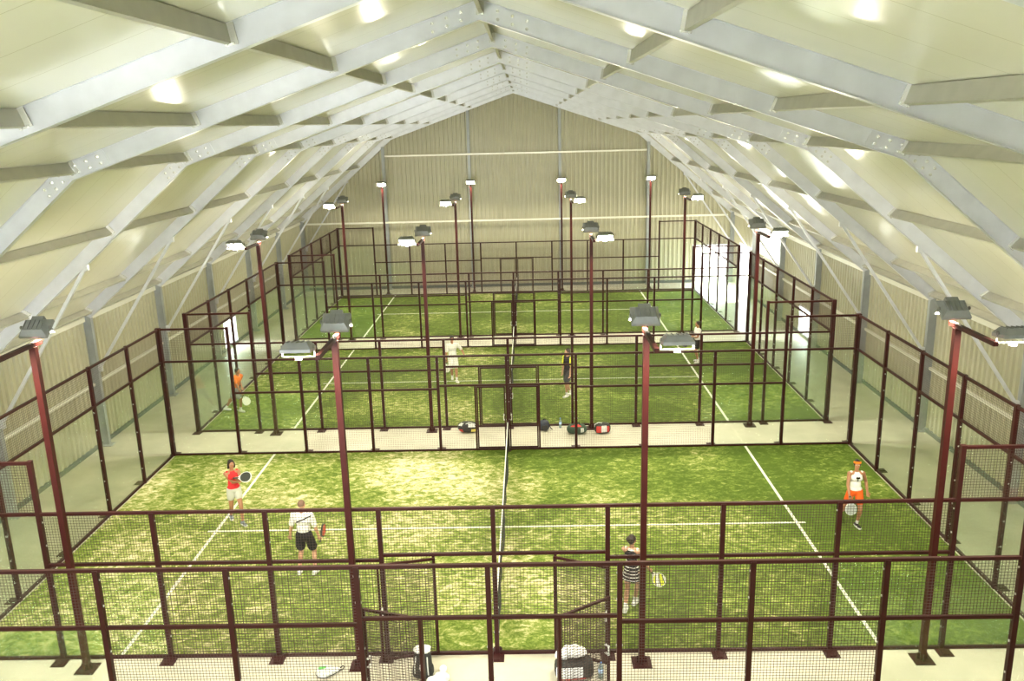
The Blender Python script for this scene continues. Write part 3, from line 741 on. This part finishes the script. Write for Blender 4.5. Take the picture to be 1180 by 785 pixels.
def racket(label, butt, d, n, face_m, rim_m, two_hand=False):
    """d: from the grip to the head; n: face normal"""
    d = Vector(d).normalized(); n = Vector(n); n = (n - d*n.dot(d)).normalized(); xx = n.cross(d) 
    o = thing('padel_racket', label, 'racket', Vector(butt) - d*.07, 0, 'rackets')
    o.rotation_mode = 'QUATERNION'; o.rotation_quaternion = Matrix(((xx.x, n.x, d.x), (xx.y, n.y, d.y), (xx.z, n.z, d.z))).to_quaternion()
    def outline(rx, rz, c): return [(rx*math.sin(a)*(1 - .10*math.cos(a)*(math.cos(a) < 0)), c - rz*math.cos(a)) for a in (2*PI*i/32 for i in range(32))]
    f = MB().prism(outline(.118, .133, .315), -.017, .017).build('racket_face', face_m, o)
    rm = MB(); oo, ii = outline(.13, .146, .315), outline(.117, .132, .315)
    for i in range(32):
        j = (i+1) % 32; rm.prism([oo[i], oo[j], ii[j], ii[i]], -.019, .019)
    rm.build('rim', rim_m, o)
    th = MB()
    for s in (-1, 1): th.bar((s*.012, 0, .13), (s*.055, 0, .195), .018, .03, (0,1,0))
    th.build('throat', rim_m, o)
    MB().lathe([(.019, 0), (.020, .01), (.0165, .02), (.016, .13), (.018, .14)], 12).build('grip', M_GRIP, o, True)
    return o
M_HAIRD = mat('dark_brown_hair', (.030, .017, .012), .6, 0, .3, 40, .4, 80); M_HAIRB = mat('black_hair', (.012, .011, .011), .55, 0, .3, 40, .4, 80)
M_STUB = mat('shaved_scalp', (.17, .095, .06), .6, 0, .2, 60)
def shirt_stripe():
    """white shirt with a dark slanting stripe across the back"""
    m = cloth('white_shirt_with_stripe', (.80, .78, .74)); nt = m.node_tree; N = nt.nodes; L = nt.links; b = N['Principled BSDF']
    tc = N.new('ShaderNodeTexCoord'); sp = N.new('ShaderNodeSeparateXYZ'); L.new(tc.outputs['Object'], sp.inputs[0])
    def mm(op, a, c):
        q = N.new('ShaderNodeMath'); q.operation = op
        for i, v in enumerate((a, c)):
            if isinstance(v, (int, float)): q.inputs[i].default_value = v
            else: L.new(v, q.inputs[i])
        return q.outputs[0]
    k = mm('ADD', sp.outputs['Z'], mm('MULTIPLY', sp.outputs['X'], .42)); band = mm('LESS_THAN', mm('ABSOLUTE', mm('SUBTRACT', k, 1.30), 0), .016)
    band = mm('MULTIPLY', band, mm('GREATER_THAN', sp.outputs['Y'], 0.0)); band = mm('MULTIPLY', band, mm('LESS_THAN', mm('ABSOLUTE', mm('ADD', sp.outputs['X'], .06), 0), .165))
    src = b.inputs['Base Color'].links[0].from_socket; mx = N.new('ShaderNodeMixRGB'); L.new(band, mx.inputs[0]); L.new(src, mx.inputs[1]); mx.inputs[2].default_value = (.02, .02, .02, 1); L.new(mx.outputs[0], b.inputs['Base Color'])
    return m
def hstripes(name, c1, c2, lo, hi, per, frac):
    m = cloth(name, c1); nt = m.node_tree; N = nt.nodes; L = nt.links; b = N['Principled BSDF']
    tc = N.new('ShaderNodeTexCoord'); sp = N.new('ShaderNodeSeparateXYZ'); L.new(tc.outputs['Object'], sp.inputs[0])
    def mm(op, a, c):
        q = N.new('ShaderNodeMath'); q.operation = op
        for i, v in enumerate((a, c)):
            if isinstance(v, (int, float)): q.inputs[i].default_value = v
            else: L.new(v, q.inputs[i])
        return q.outputs[0]
    z = sp.outputs['Z']; st = mm('LESS_THAN', mm('FRACT', mm('DIVIDE', z, per), 0), frac); st = mm('MULTIPLY', st, mm('LESS_THAN', z, hi)); top = mm('GREATER_THAN', z, hi + .17); st = mm('MAXIMUM', st, top)
    mx = N.new('ShaderNodeMixRGB'); L.new(st, mx.inputs[0]); mx.inputs[1].default_value = (*c1, 1); mx.inputs[2].default_value = (*c2, 1); L.new(mx.outputs[0], b.inputs['Base Color'])
    return m
def yellow_sleeves():
    m = cloth('black_shirt_yellow_sleeves', (.02, .02, .025)); nt = m.node_tree; N = nt.nodes; L = nt.links; b = N['Principled BSDF']
    tc = N.new('ShaderNodeTexCoord'); sp = N.new('ShaderNodeSeparateXYZ'); L.new(tc.outputs['Object'], sp.inputs[0])
    ab = N.new('ShaderNodeMath'); ab.operation = 'ABSOLUTE'; L.new(sp.outputs['X'], ab.inputs[0]); g = N.new('ShaderNodeMath'); g.operation = 'GREATER_THAN'; g.inputs[1].default_value = .155; L.new(ab.outputs[0], g.inputs[0])
    z = N.new('ShaderNodeMath'); z.operation = 'GREATER_THAN'; z.inputs[1].default_value = 1.12; L.new(sp.outputs['Z'], z.inputs[0])
    q = N.new('ShaderNodeMath'); q.operation = 'MULTIPLY'; L.new(g.outputs[0], q.inputs[0]); L.new(z.outputs[0], q.inputs[1])
    mx = N.new('ShaderNodeMixRGB'); L.new(q.outputs[0], mx.inputs[0]); mx.inputs[1].default_value = (.02, .02, .025, 1); mx.inputs[2].default_value = (.80, .80, .05, 1); L.new(mx.outputs[0], b.inputs['Base Color'])
    return m
TZ = .020
C_WHITE = cloth('white_cotton', (.80, .78, .73))
p1 = person('woman in red top and pale shorts swinging a dark racket at left', (-6.62, 5.55, TZ), (.55, -.8), 1.66, True,
    ((.22, -.22, 0), (-.20, .16, 0)), ((.20, -.24, 1.20), (.24, -.20, 1.13)), SKIN_M[0], cloth('red_top', (.62, .035, .04)), cloth('pale_grey_shorts', (.52, .52, .44)), M_SHOEG, M_HAIRD, hairkind='bob', look=(.6, -.8), leg=.17, socks=False, grips=(1, 1), hip=.90)
racket('black racket with white rim swung by the woman in red', hand_world(p1, 'hl'), (.95, -.05, .10), (-.1, -.75, .65), dotted('black_face', (.03, .035, .03)), mat('white_rim', (.8, .8, .78), .4))
p2 = person('man with shaved head seen from behind, white shirt and black shorts', (-4.22, 2.95, TZ), (.12, 1), 1.74, False,
    ((-.17, .0, 0), (.17, .0, 0)), ((-.36, .10, .72), (.34, .06, .70)), SKIN_M[1], shirt_stripe(), cloth('black_shorts', (.018, .018, .02)), M_SHOEW, M_STUB, sleeves=.8, hairkind='shaved', leg=.27, look=(.1, 1), grips=(0, 1), shirt_low=.05)
racket('red and black racket held low by the man with shaved head', hand_world(p2, 'hr'), (.05, .75, .35), (1, 0, 0), dotted('red_face', (.55, .04, .03)), mat('black_rim', (.02, .02, .02), .4))
p3 = person('woman with hair in a bun, striped dark top, walking away with racket', (2.60, 1.40, TZ), (.42, .9), 1.63, True,
    ((-.13, -.10, 0), (.09, .16, 0)), ((.02, .38, .92), (.40, .10, .70)), SKIN_M[1], hstripes('black_top_white_stripes', (.02, .02, .022), (.72, .70, .66), .9, 1.12, .062, .28), hstripes('striped_skirt', (.02, .02, .022), (.72, .70, .66), .6, .92, .062, .28), M_SHOEW, M_HAIRD, skirt=True, hairkind='bun', look=(.75, .66), grips=(0, 1), hip=.91)
racket('yellow, black and white racket held by the woman in stripes', hand_world(p3, 'hr'), (.66, -.05, -.75), (.1, -1, .35), dotted('yellow_black_face', (.7, .75, .05), stripes=((.75, .80, .04), (.02, .02, .02), (.8, .8, .76))), mat('pale_rim', (.75, .75, .7), .4))
p4 = person('woman with orange headband, white sleeveless top and orange shorts', (8.20, 4.85, TZ), (-.05, -1), 1.66, True,
    ((.06, -.10, 0), (-.20, .32, .05)), ((.26, -.06, .86), (-.20, -.20, .84)), SKIN_M[0], cloth('white_top', (.80, .78, .75)), cloth('orange_shorts', (.85, .13, .02)), M_SHOEB, M_HAIRB, hairkind='tail', band=cloth('orange_band', (.85, .22, .02)), look=(-.3, -1), leg=.22, grips=(0, 1), hip=.91)
gl = MB()
for s in (-1, 1): gl.lathe([(.024, 0), (.026, .004), (.020, .008)], 12, Matrix.Translation((s*.022, -.146, 1.235)) @ Matrix.Rotation(PI/2, 4, 'X'))
gl.bar((-.02, -.150, 1.235), (.02, -.150, 1.235), .008); gl.bar((0, -.146, 1.22), (0, -.14, 1.15), .02, .01, (0,1,0))
gl.build('hung_sunglasses', M_EYED, p4)
racket('pale grey racket hanging from the hand of the woman in orange shorts', hand_world(p4, 'hr'), (.12, -.05, -1), (0, -1, .15), dotted('silver_face', (.42, .46, .44)), mat('silver_rim', (.7, .72, .70), .3))
p5 = person('person in orange shirt and grey shorts lunging by the left glass wall', (-9.42, 14.02, TZ), (.9, -.35), 1.70, False,
    ((-.42, .06, .0), (.16, -.12, 0)), ((.20, .10, .80), (.30, -.24, .68)), SKIN_M[0], cloth('orange_shirt', (.85, .20, .03)), cloth('grey_shorts', (.28, .29, .27)), M_SHOEW, M_HAIRB, sleeves=.5, lean=(.14, -.05), hip=.84, look=(.9, -.4), grips=(0, 1))
racket('white racket held low by the person in the orange shirt', hand_world(p5, 'hr'), (.35, -.1, -.75), (.2, -1, .3), dotted('white_face', (.75, .74, .66)), mat('white_rim_two', (.8, .8, .74), .4))
p6 = person('man all in white walking on the left half of the middle court', (-2.22, 17.1, TZ), (.25, -.97), 1.74, False,
    ((.14, -.22, 0), (-.06, .14, .02)), ((.44, -.05, 1.0), (-.24, -.06, .80)), SKIN_M[0], C_WHITE, cloth('white_shorts', (.80, .79, .75)), M_SHOEW, M_HAIRB, sleeves=.75, look=(.2, -1), grips=(0, 1))
racket('white racket held down by the man all in white', hand_world(p6, 'hr'), (.02, -.15, -1), (.2, -1, .2), dotted('cream_face', (.70, .68, .60)), mat('white_rim_three', (.8, .8, .74), .4))
p7 = person('man in black shirt with yellow sleeves standing in the middle court', (2.0, 15.0, TZ), (-.75, -.6), 1.74, False,
    ((-.06, -.16, 0), (.10, .10, 0)), ((.05, -.30, .80), (-.20, .05, .80)), SKIN_M[1], yellow_sleeves(), cloth('dark_grey_shorts', (.05, .055, .06)), M_SHOEW, M_HAIRD, sleeves=.75, look=(-.9, -.3))
p8 = person('woman in white shirt and black shorts near the right service line', (7.28, 18.95, TZ), (-1, -.25), 1.68, True,
    ((.02, -.14, 0), (.08, .14, 0)), ((-.27, -.14, 1.02), (-.27, .05, 1.0)), SKIN_M[0], cloth('white_polo', (.80, .75, .74)), cloth('black_shorts_two', (.02, .02, .022)), M_SHOEW, M_HAIRD, sleeves=.55, hairkind='bun', look=(-1, -.15), leg=.22, grips=(1, 1))
racket('black racket pointing left, held by the woman in white shirt', hand_world(p8, 'hl'), (-.55, -.1, -.75), (.3, -1, .4), dotted('black_face_two', (.03, .03, .03)), mat('black_rim_two', (.03, .03, .03), .4))

# --- bags, bottles, towels
def fabric(name, col, rough=.7): return mat(name, col, rough, 0, .2, 30, .3, 60)
F_BLACK = fabric('black_nylon', (.022, .024, .022)); F_NAVY = fabric('navy_nylon', (.03, .04, .06)); F_WHITE = fabric('white_fabric', (.80, .80, .78), .8)
F_RED = fabric('red_nylon', (.55, .04, .03)); F_GREEN = fabric('green_print', (.10, .38, .08)); F_SILVER = fabric('silver_cover', (.62, .64, .60), .5); F_YELL = fabric('yellow_print', (.75, .62, .12)); F_DGREEN = fabric('dark_green_nylon', (.03, .07, .04))
def bag(name, label, cat, loc, rz, group='bags by the fences'): return thing(name, label, cat, loc, rz, group)
# racket cover lying by the fence
b = bag('racket_cover', 'silver racket cover with green print lying by the fence at lower left', 'racket cover', (-3.03, -.52, 0), R(14))
ol = [(.0+.17*math.cos(a)*(1.0 if math.cos(a) < 0 else 1.55), .17*math.sin(a)*(1 if math.cos(a) < 0 else (1 - .55*math.cos(a)))) for a in (2*PI*i/28 for i in range(28))]
mb = MB(); n = len(ol)
layers = ((.90, .010), (1, .03), (.98, .06), (.80, .085), (.4, .095))
vs = [(x*s, y*s, z) for s, z in layers for x, y in ol]
mb.add(vs, [(l*n+i, l*n+(i+1) % n, (l+1)*n+(i+1) % n, (l+1)*n+i) for l in range(4) for i in range(n)] + [tuple(range(n))[::-1], tuple(4*n+i for i in range(n))])
mb.build('cover', F_SILVER, b, True)
MB().supell((-.05, .05, .088), (.07, .045, .012), .6, .8).build('green_print', F_GREEN, b, True)
MB().tube([(.25, .03, .04), (.31, .05, .07), (.33, .0, .08), (.30, -.05, .06), (.24, -.03, .04)], .010).build('strap', F_BLACK, b, True)
mb = MB()
mb.tube([(ol[i][0]*1.005, ol[i][1]*1.005, .032) for i in range(n)] + [(ol[0][0], ol[0][1], .032)], .007, 6); mb.build('zipper', F_BLACK, b, True)
# dark backpack with white panel
b = bag('backpack', 'dark backpack with white bottle-shaped panel standing by the open gate', 'backpack', (-1.28, -.62, 0), R(-8))
MB().supell((0, 0, .25), (.16, .11, .26), .62, .7, None, 28, 16, jig=.03).supell((0, .0, .12), (.185, .13, .13), .6, .6, None, 28, 12, jig=.03).build('body', F_BLACK, b, True)
MB().lathe([(.028, 0), (.05, .01), (.055, .12), (.05, .17), (.024, .23), (.022, .29)], 14, Matrix.Translation((.02, -.112, .10)) @ Matrix.Scale(.35, 4, (0,1,0))).build('white_panel', F_WHITE, b, True)
for s in (-1, 1):
    MB().tube([(s*.10+.01, -.085, .44), (s*.115+.01, -.135, .30), (s*.12+.01, -.13, .12)], .011).build('strap', F_SILVER, b, True)
MB().tube([(-.05, 0, .49), (-.04, 0, .54), (.04, 0, .54), (.05, 0, .49)], .012).build('handle', F_BLACK, b, True)
t = MB().supell((0, 0, .035), (.15, .12, .035), .7, .8, None, 28, 10, jig=.10).build('folded_cap', F_WHITE, None, True, loc=(-1.28, -.62, .50)); tag(t, 'white cap resting on top of the dark backpack', 'cap')
mb = MB()
for i in range(9): mb.ell((random.uniform(-.14, .14), random.uniform(-.10, .10), random.uniform(.05, .13)), (random.uniform(.07, .13), random.uniform(.07, .12), random.uniform(.05, .08)))
mb.ell((.07, .06, .22), .07)
t = remeshed(mb, 'towel', F_WHITE, .012, None, (-.98, -.80, 0), 3); tag(t, 'crumpled white towel on the floor beside the dark backpack', 'towel')
# sports bag under a white towel
b = bag('sports_bag', 'black, white and red sports bag under a towel at the right gate', 'bag', (1.36, -.66, 0), R(6))
MB().supell((0, 0, .17), (.34, .17, .17), .5, .5, None, 32, 14, jig=.02).build('body', F_BLACK, b, True)
MB().supell((0, 0, .17), (.345, .176, .172), .5, .5, None, 24, 8, u=(-.25, .25), w=(-.85, -.45)).build('white_panel', F_WHITE, b, True)
MB().supell((0, 0, .17), (.346, .177, .173), .5, .5, None, 24, 6, u=(-.55, -.28), w=(-.9, -.2)).build('red_stripe', F_RED, b, True)
for y in (-.09, .09): MB().tube([(-.17, y*1.6, .25), (-.13, y, .36), (0, y*.9, .40), (.13, y, .36), (.17, y*1.6, .25)], .013).build('handle', F_BLACK, b, True)
mb = MB()
for i in range(16): mb.ell((random.uniform(-.24, .20), random.uniform(-.09, .06), random.uniform(.05, .15)), (random.uniform(.07, .13), random.uniform(.06, .11), random.uniform(.05, .09)))
t = remeshed(mb, 'towel', F_WHITE, .012, None, (1.34, -.60, .33), 3); tag(t, 'white towel heaped on the black, white and red sports bag', 'towel')
M_BOTTLE = glassmat('blue_bottle_plastic', (.35, .52, .85), milk=.35); M_CAPB = mat('blue_cap', (.08, .20, .55), .4); M_LABEL = mat('pale_label', (.45, .58, .80), .5)
def bottle(label, x, y):
    b = thing('water_bottle', label, 'bottle', (x, y, 0), 0, 'water bottles')
    MB().lathe([(.030, 0), (.042, .008), (.043, .08), (.039, .10), (.043, .12), (.043, .21), (.036, .245), (.016, .285), (.015, .30)], 18).build('bottle_body', M_BOTTLE, b, True)
    MB().lathe([(.0435, .125), (.0445, .128), (.0445, .195), (.0435, .198)], 18).build('bottle_label', M_LABEL, b, True)
    MB().lathe([(.017, .298), (.018, .302), (.018, .322), (.016, .325)], 14).build('cap', M_CAPB, b, True)
bottle('blue water bottle standing right of the towel-covered sports bag', 1.82, -.74)
bottle('pale water bottle beside the dark bags at the middle court fence', 1.60, 11.80)
# bags at the middle court
b = bag('racket_bag', 'black racket bag with white and yellow stripes, left of the centre post', 'bag', (-1.30, 11.58, 0), R(-6))
MB().supell((0, 0, .17), (.33, .17, .17), .8, .8, None, 32, 16, jig=.015).build('body', F_BLACK, b, True)
MB().supell((0, 0, .17), (.335, .176, .176), .8, .8, None, 16, 8, u=(.10, .55), w=(-.48, -.25)).build('white_stripe', F_WHITE, b, True)
MB().supell((0, 0, .17), (.335, .176, .176), .8, .8, None, 16, 8, u=(-.45, -.05), w=(-.40, -.18)).build('yellow_stripe', F_YELL, b, True)
MB().supell((0, 0, .17), (.334, .175, .175), .8, .8, None, 16, 8, u=(.2, .6), w=(-.85, -.65)).build('pale_print', F_SILVER, b, True)
MB().supell((0, 0, .17), (.334, .175, .175), .8, .8, None, 16, 8, u=(-.5, -.1), w=(-.8, -.62)).build('red_print', F_RED, b, True)
MB().tube([(-.05, -.12, .30), (.08, -.15, .36), (.22, -.10, .30), (.30, -.04, .20)], .014).build('strap', F_SILVER, b, True)
b = bag('backpack', 'small navy backpack slumped against the middle court fence', 'backpack', (1.08, 11.60, 0), R(12))
MB().supell((0, 0, .17), (.17, .13, .17), .75, .7, None, 28, 14, jig=.03).build('body', F_NAVY, b, True); MB().supell((.0, -.10, .12), (.10, .05, .09), .6, .6, None, 20, 10).build('pocket', F_BLACK, b, True)
MB().tube([(-.02, 0, .33), (.0, 0, .38), (.04, 0, .37), (.05, 0, .32)], .012).build('handle', F_BLACK, b, True); MB().tube([(.12, -.06, .22), (.22, -.10, .06), (.26, -.06, .03)], .013).build('strap', F_BLACK, b, True)
b = bag('duffel_bag', 'dark domed duffel bag with red top piece at the middle court fence', 'bag', (2.09, 11.28, 0), R(0))
MB().supell((0, 0, .15), (.31, .18, .15), .75, .75, None, 32, 14, jig=.02).build('body', F_DGREEN, b, True); MB().supell((0, 0, .15), (.316, .186, .156), .75, .75, None, 20, 8, u=(.45, .9), w=(-.75, -.35)).build('red_panel', F_RED, b, True)
MB().supell((0, 0, .15), (.315, .185, .155), .75, .75, None, 20, 8, u=(-.2, .25), w=(-.42, -.30)).build('white_print', F_SILVER, b, True)
for s in (-1, 1): MB().tube([(-.12, s*.08, .26), (-.07, s*.06, .35), (.06, s*.06, .35), (.12, s*.08, .26)], .012).build('handle', F_BLACK, b, True)
b = bag('sports_bag', 'red, white and black sports bag, rightmost at the middle court fence', 'bag', (2.88, 11.30, 0), R(10))
MB().supell((0, 0, .16), (.25, .17, .16), .65, .65, None, 30, 14, jig=.02).build('body', F_BLACK, b, True); MB().supell((0, 0, .16), (.256, .176, .166), .65, .65, None, 20, 8, u=(-.3, .35), w=(-.80, -.55)).build('red_panel', F_RED, b, True)
MB().supell((0, 0, .16), (.256, .176, .166), .65, .65, None, 20, 8, u=(-.25, .40), w=(-.55, -.42)).build('white_panel', F_WHITE, b, True); MB().supell((0, 0, .16), (.256, .176, .166), .65, .65, None, 20, 8, u=(-.3, .3), w=(-.42, -.28)).build('red_panel', F_RED, b, True)
MB().tube([(-.24, 0, .20), (-.26, -.05, .30), (-.14, -.06, .36), (-.02, -.04, .33)], .016).build('strap', F_SILVER, b, True)

# ------------------------------------------------------------------ camera, world, sun
cam = bpy.data.cameras.new('camera'); co = bpy.data.objects.new('camera', cam); COL.objects.link(co)
r_, u_, f_ = Vector((0.99954715, 0.01664071, -0.02507151)), Vector((0.02016823, 0.24787071, 0.96858317)), Vector((-0.02233241, 0.96865019, -0.24742285))
co.matrix_world = Matrix(((r_.x, u_.x, -f_.x, .7284), (r_.y, u_.y, -f_.y, -13.6295), (r_.z, u_.z, -f_.z, 9.3742), (0, 0, 0, 1)))
cam.sensor_fit = 'HORIZONTAL'; cam.sensor_width = 36; cam.lens = 981.42*36/1180; cam.clip_end = 300
scene.camera = co
w = bpy.data.worlds.new('sky'); scene.world = w; w.use_nodes = True
bg = w.node_tree.nodes['Background']; bg.inputs[0].default_value = (.88, .94, 1.0, 1); bg.inputs[1].default_value = 20.0
sd = bpy.data.lights.new('sun', 'SUN'); sd.energy = 30; sd.color = (1, .95, .86); sd.angle = .01
so = bpy.data.objects.new('sun', sd); COL.objects.link(so); so.location = (8, 50, 12)
so.rotation_euler = Vector((-.06, -1, -.36)).to_track_quat('-Z', 'Y').to_euler()
vs_ = scene.view_settings; vs_.view_transform = 'Standard'; vs_.look = 'None'; vs_.gamma = 1; vs_.use_curve_mapping = False
vs_.exposure = .62
